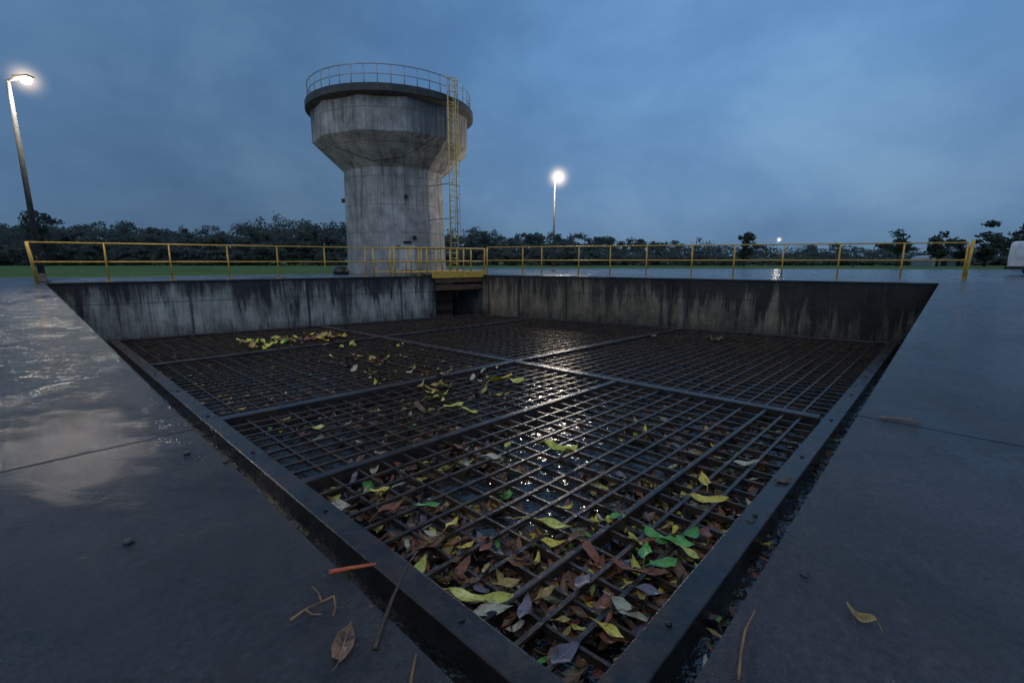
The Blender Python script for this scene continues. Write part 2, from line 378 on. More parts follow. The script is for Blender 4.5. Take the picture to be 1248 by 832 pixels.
beam(uv(Lu(5.5), 5.5), uv(far_u(5.2), 5.22), .15, .22, 'cross_beam', .044)
for i in range(9):
    t = (i*1.6+.9)/14
    for p, zt in ((lerp(fN, fL, t)+Vector((lw*.5, 0, 0)), .064), (lerp(fN, fR, t)+Vector((0, lw*.5, 0)), .061)):
        mb = MB(); mb.lathe(p, [(.022, ZG+zt), (.022, ZG+zt+.015), (.014, ZG+zt+.02)], 6, False); mb.build('bolt', M['beam'], frame)

def panel(label, q, nu, nv, jit=.0, wb=.028):
    c = [uv(*p) for p in q]
    mb = MB()
    for i in range(1, nu):
        s = i/nu; a = lerp(c[0], c[1], s); b = lerp(c[3], c[2], s)
        ja = random.uniform(-jit, jit); mid = lerp(a, b, .5)+Vector((ja, 0, random.uniform(-.014, .004)))
        z = Vector((0, 0, -.030)); mb.bar(a+z, mid+z, wb*.8, .055); mb.bar(mid+z, b+z, wb*.8, .055)
    for i in range(1, nv):
        s = i/nv; a = lerp(c[0], c[3], s); b = lerp(c[1], c[2], s)
        z = Vector((0, 0, -.012)); mid = lerp(a, b, .5)+Vector((0, random.uniform(-jit, jit), random.uniform(-.012, .008)))
        mb.bar(a+z, mid+z, wb*1.15, .030); mb.bar(mid+z, b+z, wb*1.15, .030)
    o = mb.build('grate_panel', M['bars'], frame); o['label'] = label
e = .03
panel('nearest narrow strip of bar grating full of leaf litter at the near corner', [(.76, .5), (Bl(.5)-e, .5), (Bl(.8)-e, .79), (.757, .83)], 20, 3, .014, .032)
panel('large near grating panel with thick leaf litter beneath it', [(.755, .86), (Bl(.8)-e, .82), (Bl(1.95)-e, 1.91), (.75, 2.01)], 20, 9, .014, .032)
panel('left middle grating panel with a cluster of yellow green leaves', [(.75, 2.06), (Bl(1.95)-e, 1.96), (Bl(2.95)-e, 3.02), (.74, 3.2)], 20, 10, .014, .030)
panel('grating panel along the left edge behind the long cross beam', [(.74, 3.28), (Bl(3.1)-e, 3.1), (Bl(5.4)-e, 5.33), (.72, 5.47)], 19, 19, .01)
panel('farthest left grating panel with leaves heaped by the grey wall', [(.72, 5.53), (Bl(5.4)-e, 5.39), (Bl(7)-e, far_v(3.0)), (.70, far_v(.7))], 19, 16, .01)
panel('wide empty grating panel in front of the brown wall on the right', [(Bl(.5)+e, .5), (far_u(.5), .48), (far_u(2.8), 2.78), (Bl(2.9)+e, 2.98)], 29, 22, .01)
panel('back middle grating panel between the brown wall and cross beams', [(Bl(3.1)+e, 3.1), (far_u(2.9), 2.87), (far_u(5.2), 5.18), (Bl(5.3)+e, 5.28)], 23, 18, .01)
panel('small farthest grating panel in front of the recess under the yellow walkway', [(Bl(5.4)+e, 5.40), (far_u(5.3), 5.26), (5.72, 6.2), (Bl(6.9)+e, far_v(3.15))], 19, 9)

# ---------------------------------------------------------------- leaves
def leaf_geo(mb, Lg, W, curl, fold, twist=0, n=9, mtx=None, uvs=None, jag=0.0):
    cols = (-1, -.5, 0, .5, 1); vs = []; base_uv = []
    ph = random.uniform(0, 6)
    for i in range(n):
        t = i/(n-1); w = W/2*((math.sin(math.pi*t**.8)**.9)*(1-.25*t) if 0 < t < 1 else .02)
        for s in cols:
            z = curl*Lg*((t-.5)**2)+fold*abs(s)*w+twist*s*w*(t-.5)*2
            z += .04*Lg*math.sin(t*9+s*2+ph)*abs(s)
            ww = w*(1+jag*math.sin(t*23+s*5+ph)*abs(s))
            v = Vector(((t-.5)*Lg, s*ww+.08*Lg*math.sin(t*3.1)*math.sin(ph), z))
            vs.append(mtx @ v if mtx is not None else v); base_uv.append((t, .5+s/2))
    m = len(cols); fs = [[i*m+j, (i+1)*m+j, (i+1)*m+j+1, i*m+j+1] for i in range(n-1) for j in range(m-1)]
    mb.add(vs, fs, True)
    if uvs is not None: uvs += base_uv
def set_uv(me, uvs):
    l = me.uv_layers.new(name='UVMap')
    for lp in me.loops: l.data[lp.index].uv = uvs[lp.vertex_index]
def leaf_mesh(Lg, W, curl, fold, mat, twist=0):
    mb = MB(); us = []; leaf_geo(mb, Lg, W, curl, fold, twist, 13, None, us, .05)
    me = bpy.data.meshes.new('leaf'); me.from_pydata([tuple(v) for v in mb.v], [], mb.f); me.update()
    for p in me.polygons: p.use_smooth = True
    set_uv(me, us); me.materials.append(mat); return me
def hero(px, py, size, ang, col, label, z=ZG+.012, curl=.25, fold=.15, ratio=.42, tilt=(0, 0), twist=.1, group=None, stalk=True):
    p = pix(px, py, z); Lg = size*dist(p)/FP
    me = leaf_mesh(Lg, Lg*ratio, curl*1.5, fold*1.3, LC[col], twist*3)
    o = bpy.data.objects.new('fallen_leaf', me); C.objects.link(o)
    zmin = min(v.co.z for v in me.vertices)
    o.location = (p.x, p.y, z-zmin+.002+abs(math.sin(tilt[1]))*Lg*.3); o.rotation_euler = (tilt[0], tilt[1], -YAW+R(ang))
    tag(o, label, 'leaf', group)
    if stalk:
        mb = MB(); zz = me.vertices[2].co.z; y0 = me.vertices[2].co.y
        mb.tube([(-Lg*.48, y0, zz), (-Lg*.6, y0+Lg*.02, zz*.7), (-Lg*.74, y0+Lg*.06, .004)], Lg*.014, 6, Lg*.008)
        me2 = bpy.data.meshes.new('stalk'); me2.from_pydata(mb.v, [], mb.f); me2.materials.append(LC[col])
        s = bpy.data.objects.new('stalk', me2); C.objects.link(s); s.parent = o
    return o
HL = [
 (586, 729, 70, -8, 'lime', 'big yellow green leaf lying on the grating nearest the near left beam', .2, .1, .40),
 (599, 748, 48, 14, 'pale', 'pale yellowish leaf tucked just below the big yellow green leaf', .2, .1, .36),
 (670, 644, 58, -4, 'lime', 'long curled yellow green leaf on bars in the middle of the near panel', .3, .3, .32),
 (858, 588, 28, 80, 'yellow', 'small upright yellow leaf on the bars near the right beam', .5, .3, .5),
 (864, 609, 38, -20, 'yellow', 'flat yellow leaf lying just below the small upright yellow leaf', .2, .1, .38),
 (680, 551, 38, -15, 'lime', 'crumpled yellow green leaf in the centre beside a bright puddle glint', .6, .5, .6),
 (696, 553, 30, 50, 'lime', 'small folded yellow green leaf touching the crumpled one in the centre', .6, .5, .5),
 (612, 466, 30, 25, 'yellow', 'bright yellow leaf where the two long cross beams meet', .5, .4, .8),
 (629, 468, 28, -35, 'lime', 'yellow green leaf right of the bright yellow leaf where the cross beams meet', .5, .4, .8),
 (553, 497, 26, 30, 'lime', 'small lime leaf on the left middle panel below the cross beam', .4, .4, .6),
 (572, 503, 24, -30, 'lime', 'small lime leaf right of its twin on the left middle panel', .4, .4, .6),
 (527, 487, 24, 60, 'lime', 'small upright lime leaf above its twins on the left middle panel', .4, .4, .5),
 (412, 620, 26, 10, 'pale', 'pale whitish leaf at the left edge of the near panel', .2, .2, .85),
 (765, 745, 42, -40, 'pale', 'pale cream leaf on the bars close to the near right beam', .2, .15, .5),
 (743, 771, 36, -45, 'yellow', 'yellow orange leaf at the near corner beside the pale cream leaf', .25, .2, .4),
 (778, 698, 58, -28, 'red', 'long red brown leaf on bars in the near right part of the grating', .3, .3, .26),
 (713, 711, 34, 60, 'grey', 'upright purple grey leaf in the middle of the nearest strip', .2, .2, .5),
 (825, 664, 42, -20, 'green', 'bright green leaf below the bars near the right beam', .3, .3, .55),
 (808, 690, 38, 25, 'green', 'second bright green leaf nearer the camera than its neighbour', .3, .3, .55),
 (800, 655, 32, -60, 'green', 'small green leaf just left of the bright green leaf', .3, .3, .5),
 (842, 650, 28, 40, 'green', 'small green leaf right of the bright green leaf', .3, .3, .5),
 (788, 674, 32, 70, 'green', 'small upright green leaf left of the second bright green leaf', .3, .3, .5),
 (753, 632, 24, 20, 'green', 'lone green leaf above left of the green cluster', .3, .3, .5),
 (838, 676, 30, -50, 'lime', 'lime leaf at the right side of the green cluster', .3, .3, .5),
 (790, 722, 34, -25, 'grey', 'bluish grey leaf above the pale cream leaf', .2, .2, .45),
 (862, 652, 28, 70, 'red', 'small dark red leaf beside the right beam', .3, .3, .5),
 (908, 565, 30, 0, 'pale', 'pinkish pale leaf lying flat far up by the right beam', .2, .1, .34),
 (386, 523, 26, -10, 'lime', 'small lime leaf left behind the nearer left cross beam', .3, .2, .5),
 (552, 640, 28, 70, 'yellow', 'narrow yellow leaf standing in the left part of the near panel', .3, .3, .4),
 (522, 618, 28, 20, 'green', 'small green leaf left of the narrow yellow leaf', .3, .3, .5),
 (620, 543, 16, 70, 'lime', 'tiny lime leaf on the bars above the crumpled yellow green leaf', .3, .3, .5),
 (705, 655, 36, 45, 'brown', 'brown leaf right of the long curled yellow green leaf', .3, .3, .45),
 (640, 742, 36, 75, 'grey', 'dark purple leaf right of the big yellow green leaf', .3, .3, .45),
 (690, 800, 46, 45, 'grey', 'large dull grey leaf at the innermost near corner', .3, .3, .45),
 (478, 622, 40, 55, 'red', 'reddish brown leaf on the bars above the left beam', .4, .4, .42),
 (528, 668, 40, 35, 'brown', 'brown curled leaf on the bars left of centre in the near panel', .4, .4, .42),
 (512, 694, 34, 80, 'lime', 'upright lime leaf against the near left beam', .4, .4, .4),
 (600, 560, 26, 10, 'pale', 'small pale leaf alone behind the middle of the near panel', .4, .4, .5),
 (630, 690, 34, -30, 'brown', 'curled brown leaf above the big yellow green leaf', .4, .4, .45),
 (462, 600, 24, 40, 'yellow', 'small yellow leaf above the reddish brown leaf by the left beam', .4, .4, .5),
]
for (px, py, s, a, c, lab, cu, fo, ra) in HL: hero(px, py, s, a, c, lab, curl=cu, fold=fo, ratio=ra, tilt=(random.uniform(-.25, .25), random.uniform(-.15, .15)))
hero(955, 586, 20, 10, 'brown', 'small brown leaf lying on top of the right edge beam', z=ZG+.066)
hero(421, 784, 48, 97, 'brown', 'dark reddish brown oval leaf flat on the left pavement', z=.002, curl=.06, fold=.08, ratio=.5)
hero(1048, 756, 24, 115, 'tan', 'small curled yellow brown leaf on the right pavement', z=.002, curl=1.0, fold=.5, ratio=.6)

def twig(label, pts, r, mat, z=.006, r2=None, name='twig'):
    ps = [pix(q[0], q[1], z+(q[2] if len(q) > 2 else 0)) for q in pts]
    mb = MB(); mb.tube(ps, r, 8, r2); o = mb.build(name, mat, origin=ps[0]); return tag(o, label, 'twig')
twig('bright red orange stick pointing over the left pavement edge', [(401, 697), (425, 692), (458, 687, .004)], .0048, M['stick_red'], r2=.0028)
twig('dark stalk with thick foot leaning across the left pavement edge', [(457, 790), (465, 765), (478, 730), (496, 690), (508, 672)], .0045, M['stick_dark'], r2=.0018)
mb = MB()
for q in ([(354, 755), (372, 742), (392, 733)], [(392, 733), (388, 722), (380, 714)], [(392, 733), (407, 726), (409, 740), (406, 750)], [(372, 742), (380, 748), (392, 748)]):
    mb.tube([pix(x, y, .006) for x, y in q], .0020, 6, .0012)
tag(mb.build('twig', M['stick'], origin=pix(392, 733)), 'small branching brown twig left of the dark stalk', 'twig')
twig('curved orange stalk lying on the right pavement near the bottom edge', [(900, 828), (903, 795), (908, 768), (920, 744)], .0022, M['stick'], r2=.0015)
twig('short thin orange stem at the bottom of the left pavement', [(500, 832), (504, 812), (507, 797)], .0022, M['stick'], r2=.0015)
twig('short pale twig far along the right pavement beside the joint', [(1073, 508), (1098, 510), (1122, 514)], .0035, M['stick'], r2=.0025)
def pebble(px, py, s, label):
    p = pix(px, py, 0); r = s*dist(p)/FP/2; mb = MB()
    mb.lathe(p, [(r*.7, 0), (r*1.0, r*.25), (r*.85, r*.5), (r*.35, r*.65)], 9, True)
    o = mb.build('pebble', M['stone'], origin=p); tag(o, label, 'pebble')
pebble(157, 661, 9, 'small dark pebble alone on the left pavement'); pebble(980, 701, 8, 'small dark pebble on the right pavement nearest the curved stalk')
pebble(228, 553, 7, 'tiny dark pebble by the left pavement joint'); pebble(914, 636, 10, 'dark pebble at the very edge of the right pavement')
pebble(275, 563, 7, 'tiny dark pebble on the left pavement edge right of the joint')

cols = ['brown', 'brown', 'brown', 'brown', 'dark', 'dark', 'red', 'red', 'pale', 'lime', 'yellow', 'tan', 'grey']
var = {c: [leaf_mesh(1, random.uniform(.28, .5), random.uniform(.2, 1.2), random.uniform(.2, .8), LC[c], random.uniform(-.6, .6)) for _ in range(5)] for c in LC}
word = {'brown': 'small brown', 'dark': 'small blackened', 'red': 'small red brown', 'pale': 'small pale dry', 'lime': 'small yellow green', 'yellow': 'small yellow', 'green': 'small green', 'grey': 'small purple grey', 'tan': 'small yellow brown'}
def small(p, L_, c, label, group, tl=.45):
    o = bpy.data.objects.new('fallen_leaf', random.choice(var[c])); C.objects.link(o)
    o.location = p; o.scale = (L_,)*3; o.rotation_euler = (random.uniform(-tl, tl), random.uniform(-tl, tl), random.uniform(0, 6.28)); tag(o, label, 'leaf', group)
GL = [(pix(676, 548, ZW), .8), (pix(668, 600, ZW), .45), (pix(690, 520, ZW), .8), (pix(672, 500, ZW), .9), (pix(655, 470, ZW), 1.1), (pix(375, 565, ZW), .5), (pix(560, 600, ZW), .4), (pix(770, 560, ZW), .5), (pix(660, 640, ZW), .25), (pix(600, 650, ZW), .2), (pix(740, 680, ZW), .2)]
def clear(x, y): return any((x-g.x)**2+(y-g.y)**2 < r*r for g, r in GL)
k = 0
while k < 130:
    if k < 105: px, py = random.gauss(650, 110), random.gauss(710, 60)
    else: px, py = random.uniform(380, 820), random.uniform(480, 600)
    zz = random.choice((ZG-.03, ZG+.012, ZG-.05, ZG-.08)); p = pix(px, py, zz)
    if p.x < .82*K or p.y < .54*K or p.x > 3.2*K or py > 815 or clear(p.x, p.y): continue
    k += 1; c = random.choice(cols); small(p, random.uniform(.13, .25), c, word[c]+' leaf caught among the near grating bars', c+' leaves among the near grating bars')
for i in range(60):
    t = random.random(); px = 285+135*t+random.gauss(0, 8); py = 421-12*t+random.gauss(0, 2.2)
    p = pix(px, py, ZG+.04); c = random.choice(['yellow', 'lime', 'lime', 'tan', 'tan', 'brown', 'green'] if t < .6 else ['brown', 'red', 'tan', 'yellow'])
    small(p, random.uniform(.26, .44), c, word[c]+' leaf in the heap on the far grating below the grey wall', c+' leaves heaped below the grey wall')
for i in range(90):
    t = random.random(); px = 400+210*t+random.gauss(0, 24); py = 425+55*t+random.gauss(0, 12)
    p = pix(px, py, ZG+.02); c = random.choice(['brown', 'tan', 'pale', 'brown', 'tan', 'brown', 'dark', 'lime', 'yellow'])
    small(p, random.uniform(.17, .30), c, word[c]+' leaf strewn on the middle left gratings', c+' leaves strewn on the middle left gratings')
for i in range(9):
    px = random.uniform(795, 880); p = pix(px, 409+(px-795)*.04+random.gauss(0, 1.0), ZG+.07); c = random.choice(['tan', 'brown'])
    small(p, random.uniform(.2, .32), c, word[c]+' leaf on the far edge beam below the brown wall', c+' leaves below the brown wall', .15)
mb = MB(); us = []; order = ['brown', 'dark', 'red', 'pale', 'lime', 'yellow', 'green', 'grey', 'tan']
wts = [36, 28, 9, 6, 4, 2.5, 2.5, 9, 7]
def litter(n, fu, smin, smax, zr):
    k = 0
    while k < n:
        u, v, ok = fu()
        if not ok or clear(u, v): continue
        k += 1; mb.mi = random.choices(range(9), wts)[0]
        Lg = random.uniform(smin, smax)
        mtx = Matrix.Translation((u, v, ZW+random.uniform(.01, zr))) @ Matrix.Rotation(random.uniform(0, 6.28), 4, 'Z') @ Matrix.Rotation(random.gauss(0, .35), 4, 'X') @ Matrix.Rotation(random.gauss(0, .25), 4, 'Y')
        leaf_geo(mb, Lg, Lg*random.uniform(.28, .5), random.uniform(0, 1.2), random.uniform(0, .8), 0, 6, mtx, us)
clumps = [(random.uniform(1.8, 6.5), random.uniform(1.2, 4.2), random.uniform(.2, .55)) for _ in range(36)]
def f1():
    if random.random() < .68:
        cx_, cy_, r_ = random.choice(clumps); u = random.gauss(cx_, r_); v = random.gauss(cy_, r_)
    else: u = random.uniform(1.7, 7.5); v = random.uniform(1.1, 4.6)
    d = 1.3-(u-1.7)/6.5-(v-1.0)/4.6
    return u, v, u > 1.7 and v > 1.0 and random.random() < d*1.5
def f2():
    u = random.uniform(1.7, 7.6); v = random.uniform(3.2, 16)
    return u, v, random.random() < .12+.7*max(0, math.sin(u*1.4+v*.5))*max(0, 1-(v-3)/15)
def f3():
    u = random.uniform(1.0, 9); return u, random.uniform(.35, .9), True
def f4():
    return random.uniform(.5, 1.4), random.uniform(.5, 10), True
litter(1900, f1, .11, .24, .09); litter(950, f2, .12, .26, .05); litter(260, f3, .08, .17, .08); litter(140, f4, .08, .17, .06)
o = mb.build('leaf_litter', [LC[c] for c in order]); set_uv(o.data, us)
tag(o, 'thick litter of wet brown and yellow leaves under the near grating', 'leaf litter', kind='stuff')

# ---------------------------------------------------------------- railings
def line_at(px, a, b, yy=336):
    k = (px-624)/(FP*cp+(416-yy)*sp)
    xa, fa = toXF(a); xb, fb = toXF(b); t = (k*fa-xa)/((xb-xa)-k*(fb-fa)); return lerp(a, b, t)
def railing(label, a, b, posts, h=1.1, r=.03, mat='yellow', name='railing', ext=0):
    t = thing(name, tuple(a), label, 'railing')
    up = Vector((0, 0, h)); dd = (b-a).normalized()
    for nme, f in (('top_rail', 1.0), ('middle_rail', .52)):
        mb = MB(); mb.tube([a-dd*ext*f+up*f, b+up*f], r, 8); mb.build(nme, M[mat], t)
    for p in posts:
        mb = MB(); mb.tube([p, p+up*.995], r*1.1, 8); mb.prism([p+Vector((x, y, 0)) for x, y in ((-.07, -.07), (.07, -.07), (.07, .07), (-.07, .07))], 0.001, .015); mb.build('post', M[mat], t)
    return t
b = Ra+outl*.35-nl*.55
a2 = pix(46, 345)
ps = [line_at(x, a2, b) for x in (132, 210, 280, 340, 397, 446)]
lr = railing('yellow pipe railing along the top of the grey left wall', a2, b, ps+[b], r=.021, ext=.08)
mb = MB(); mb.tube([a2, a2-nl*.08+Vector((0, 0, 1.12))], .04, 8); mb.build('end_post', M['yellow'], lr)
a = Fc+nl*.45+nr*.2; b = pix(1173, 340)
ps = [line_at(x, a, b) for x in (637, 660, 705, 743, 787, 842, 893, 952, 1020, 1097)]
rr = railing('long yellow pipe railing behind the brown right wall', a, b, [a]+ps+[b], h=1.2, r=.024)
mb = MB(); d = (b-a).normalized(); mb.tube([b+d*.05, b+d*.13+Vector((0, 0, 1.3))], .05, 8); mb.build('end_post', M['yellow'], rr)

wk = thing('walkway', tuple(Ra), 'small yellow edged steel walkway bridging the recess in the pit wall', 'walkway')
A = Ra-nl*.15; B_ = Fc+nl*.12
def quad(a, b, o0, o1): return [a+nr*o0, b+nr*o0, b+nr*o1, a+nr*o1]
mb = MB(); mb.prism(quad(A, B_, -.02, 1.15), .012, .05); mb.build('floor_plate', M['dark_metal'], wk)
mb = MB(); mb.prism(quad(A, B_, -.06, -.022), -.10, .14); mb.build('yellow_edge', M['yellow'], wk)
mb = MB(); mb.prism(quad(Ra+nl*.03, Fc-nl*.03, .0, .10), -.30, -.14); mb.build('support_beam', M['rust'], wk)
mb = MB(); mb.prism(quad(Ra+nl*.03, Fc-nl*.03, .03, .12), -.62, -.40); mb.build('support_beam', M['rust'], wk)
for t in (.06, .5, .94):
    mb = MB(); p = lerp(Ra, Fc, t); mb.bar(p+nr*.2+Vector((0, 0, -.02)), p+nr*.2+Vector((0, 0, -.95)), .08, .08); mb.build('hanger', M['dark_metal'], wk)
A3_, B3_ = A-nl*1.55+nr*.02, B_
h = Vector((0, 0, 1.12))
for f, nme in ((1, 'top_rail'), (.52, 'middle_rail'), (.14, 'toe_rail')):
    mb = MB(); mb.tube([A3_+h*f, B3_+h*f], .030, 8); mb.build(nme, M['yellow'], wk)
    mb = MB(); mb.tube([A3_+nr*1.15+h*f, B3_+nr*1.15+h*f], .026, 8); mb.build(nme, M['yellow'], wk)
for i in range(7):
    t = i/6
    for o_ in (0, 1.15):
        p = lerp(A3_, B3_, t)+nr*o_; mb = MB(); mb.tube([p, p+h*.995], .030, 8); mb.build('post', M['yellow'], wk)
sg = thing('sluice_gate', tuple(lerp(Ra, Fc, .5)+nr*1.3), 'dark rusty sluice gate in the shadow under the walkway', 'sluice gate')
mb = MB(); mb.prism(quad(Ra+nl*.35, Fc-nl*.35, 1.3, 1.36), -2.1, -.55); mb.build('gate_plate', M['rust'], sg)
for e0 in (Ra+nl*.2, Fc-nl*.2):
    mb = MB(); mb.bar(e0+nr*1.33+Vector((0, 0, -2.1)), e0+nr*1.33+Vector((0, 0, -.08)), .14, .14); mb.build('guide_post', M['dark_metal'], sg)
for z in (-.75, -1.2, -1.65):
    mb = MB(); mb.bar(Ra+nl*.36+nr*1.26+Vector((0, 0, z)), Fc-nl*.36+nr*1.26+Vector((0, 0, z)), .07, .09); mb.build('stiffener', M['dark_metal'], sg)

# ---------------------------------------------------------------- water tower
TC = XF(-6.08, 24.9); rot0 = math.atan2(-(TC.y), -(TC.x))
tw = thing('water_tower', tuple(TC), 'tall grey concrete water tower with flared tank and ladder behind the pit', 'water tower')
NS = 12; ro = rot0+math.pi/NS*.6
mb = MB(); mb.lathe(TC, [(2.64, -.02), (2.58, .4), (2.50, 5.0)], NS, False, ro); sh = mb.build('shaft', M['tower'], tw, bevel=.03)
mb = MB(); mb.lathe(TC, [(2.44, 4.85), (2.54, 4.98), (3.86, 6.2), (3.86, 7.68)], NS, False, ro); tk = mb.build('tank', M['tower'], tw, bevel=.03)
mb = MB(); mb.lathe(TC, [(3.7, 7.56), (3.94, 7.64), (4.08, 7.70), (4.08, 8.00), (3.9, 8.06), (0.5, 8.15)], 64, False); rg = mb.build('roof_ring', M['tower_ring'], tw)
gr = MB(); gr.tube([(TC.x+3.94*math.cos(t*math.pi/24), TC.y+3.94*math.sin(t*math.pi/24), 8.78) for t in range(48)], .022, 6, closed=True)
g_ = gr.build('guard_rail', M['galv'], tw)
gr = MB(); gr.tube([(TC.x+3.94*math.cos(t*math.pi/24), TC.y+3.94*math.sin(t*math.pi/24), 8.4) for t in range(48)], .018, 6, closed=True); gr.build('middle_rail', M['galv'], g_)
for k in range(44):
    t = 2*math.pi*k/44; p = Vector((TC.x+3.94*math.cos(t), TC.y+3.94*math.sin(t), 8.0)); mb = MB(); mb.tube([p, p+Vector((0, 0, .78))], .019, 6); mb.build('rail_post', M['galv'], g_)
def TP(alpha, r, z=0):
    x, f = toXF(TC); return XF(x+r*math.sin(R(alpha)), f-r*math.cos(R(alpha)), z)
al = 53; LP = TP(al, 4.17); rad = (LP-TC); rad.z = 0; rad.normalize(); tan = Vector((-rad.y, rad.x, 0))
ld = MB()
for s in (-1, 1): ld.tube([LP+tan*.24*s, LP+tan*.24*s+Vector((0, 0, 8.8))], .034, 8)
lad = ld.build('ladder', M['yellow_dim'], tw)
for i in range(36):
    z = .25+i*.24; mb = MB(); mb.tube([LP+tan*.24+Vector((0, 0, z)), LP-tan*.24+Vector((0, 0, z))], .018, 6); mb.build('rung', M['yellow_dim'], lad)
cg = MB()
def hoop(z): return [LP+tan*(.27*math.cos(R(t)))+rad*(.30*math.sin(R(t)))+Vector((0, 0, z)) for t in range(0, 181, 15)]
for z in [1.8+i*.57 for i in range(13)]: cg.tube(hoop(z), .015, 5)
for t in (55, 125):
    q = LP+tan*(.27*math.cos(R(t)))+rad*(.30*math.sin(R(t))); cg.tube([q+Vector((0, 0, 1.8)), q+Vector((0, 0, 8.66))], .013, 5)
cg.build('safety_cage', M['yellow_dim'], lad)
for z, r_ in ((7.0, 3.78), (1.0, 2.55), (2.6, 2.5), (4.2, 2.45)):
    mb = MB(); mb.bar(LP+Vector((0, 0, z))-rad*.02, TC+rad*r_+Vector((0, 0, z)), .05, .05); mb.build('ladder_bracket', M['galv'], tw)
def fix(alpha, z, w, h, d, name, mat, r=2.50):
    p = TP(alpha, r+d/2, z); a_ = (p-TC); a_.z = 0; a_.normalize(); mb = MB(); mb.bar(p-a_*d/2, p+a_*d/2, w, h); return mb.build(name, mat, tw, bevel=.01)
fix(-80, 3.65, .12, .2, .22, 'floodlight', M['dark_metal']); fix(24, 3.6, .14, .16, .2, 'floodlight', M['dark_metal'])
fix(24, 1.5, .4, .08, .16, 'hatch_hood', M['dark_metal']); fix(14, 1.3, .22, .06, .14, 'pipe_stub', M['dark_metal'])
fix(32, 1.7, .16, .2, .14, 'junction_box', M['dark_metal']); fix(23, .75, .75, 1.2, .06, 'door', simple('light_door', (.32, .33, .33), (.48, .49, .48), 4), 2.54)
mb = MB(); mb.tube([TP(21, 2.53, .05), TP(21, 2.48, 3.9)], .022, 6); mb.build('conduit', M['dark_metal'], tw)
mb = MB(); mb.tube([TP(-70, 2.55, .05), TP(-70, 2.48, 4.7)], .022, 6); mb.build('conduit', M['dark_metal'], tw)
p = XF(-7.75, 21.0); mb = MB(); mb.lathe(p, [(.30, 0), (.36, .08), (.33, .22), (.2, .33), (.08, .36)], 14); o = mb.build('covered_valve', M['dark_metal'], origin=p)
tag(o, 'low dark domed valve cover on the ground at the left foot of the tower', 'valve cover')

# ---------------------------------------------------------------- lamps
def lamp(label, base, h, arm, hs, power, pr, hr=.9, hstr=30):
    t = thing('street_lamp', tuple(base), label, 'street lamp')
    top = base+Vector((0, 0, h)); arm = arm.normalized()
    mb = MB(); mb.tube([base, base+Vector((0, 0, h*.5)), top], pr, 12, pr*.55); mb.build('pole', M['pole'], t)
    mb = MB(); mb.lathe(base, [(pr*2.2, .001), (pr*2.2, .03), (pr*1.3, .05), (pr*1.2, .25)], 12); mb.build('base_plate', M['pole'], t)
    e = top+arm*hs*.7+Vector((0, 0, .02)); mb = MB(); mb.tube([top-arm*.03-Vector((0, 0, .03)), e], pr*.4, 8); mb.build('arm', M['pole'], t)
    mb = MB(); mb.bar(e-arm*.05+Vector((0, 0, .03)), e+arm*hs+Vector((0, 0, .03)), hs*.5, .07); hd = mb.build('lamp_head', M['dark_metal'], t, bevel=.02)
    c = e+arm*hs*.6+Vector((0, 0, -.03))
    mb = MB(); pf = [(.02, c.z-hs*.30), (hs*.18, c.z-hs*.24), (hs*.28, c.z-hs*.08), (hs*.28, c.z+.01)]; mb.lathe(c, pf, 16); mb.build('lens', M['lamp'], hd)
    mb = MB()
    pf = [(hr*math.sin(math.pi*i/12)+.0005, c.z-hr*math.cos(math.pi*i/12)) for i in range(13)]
    me = bpy.data.meshes.new('emissive_halo'); mb.lathe(c, pf, 24); me.from_pydata([tuple(Vector(v)-c) for v in mb.v], [], mb.f); me.materials.append(halo('emissive_halo', hr, hstr))
    g = bpy.data.objects.new('emissive_halo', me); C.objects.link(g); g.parent = t; g.location = c-Vector(t.location)  # added glowing sphere standing in for bloom and lit mist round the lamp
    l = bpy.data.lights.new('lamp_light', 'POINT'); l.energy = power; l.color = (1, .86, .68); l.shadow_soft_size = hs*.35
    lo = bpy.data.objects.new('lamp_light', l); C.objects.link(lo); lo.location = c-Vector((0, 0, hs*.35+.14))
    return t
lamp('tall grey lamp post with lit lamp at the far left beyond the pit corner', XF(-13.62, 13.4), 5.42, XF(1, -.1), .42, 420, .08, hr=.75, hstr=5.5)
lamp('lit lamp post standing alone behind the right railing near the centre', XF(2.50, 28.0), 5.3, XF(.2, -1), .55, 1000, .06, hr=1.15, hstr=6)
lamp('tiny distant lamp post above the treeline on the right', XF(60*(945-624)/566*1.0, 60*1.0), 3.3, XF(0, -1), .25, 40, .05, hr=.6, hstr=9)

# ---------------------------------------------------------------- trees
def crown(mb, c, h, w, n, s, blobs=9, low=.28):
    bl = []
    for i in range(blobs):
        t = random.random(); zz = low+(.94-low)*t
        rr = w*.5*math.sin(math.pi*min(.95, max(.12, 1-(zz-.1)*.85)))*random.uniform(.2, .9)
        a_ = random.uniform(0, 6.28)
        bl.append((c+Vector((math.cos(a_)*rr, math.sin(a_)*rr, h*zz)), w*random.uniform(.14, .26), h*random.uniform(.06, .13)))
    for i in range(n):
        b_, rw, rh = random.choice(bl)
        d = Vector((random.gauss(0, 1), random.gauss(0, 1), random.gauss(0, 1))).normalized()*random.random()**.5
        p = b_+Vector((d.x*rw, d.y*rw, d.z*rh)); q = s*random.uniform(.5, 1.2)
        ax = Vector((random.gauss(0, 1), random.gauss(0, 1), random.gauss(0, .6))).normalized(); bx = ax.cross(Vector((random.gauss(0, 1), random.gauss(0, 1), random.gauss(0, 1)))).normalized()
        mb.add([p-ax*q*.5, p+bx*q*.35, p+ax*q*.5, p-bx*q*.35], [[0, 1, 2, 3]])
    return bl
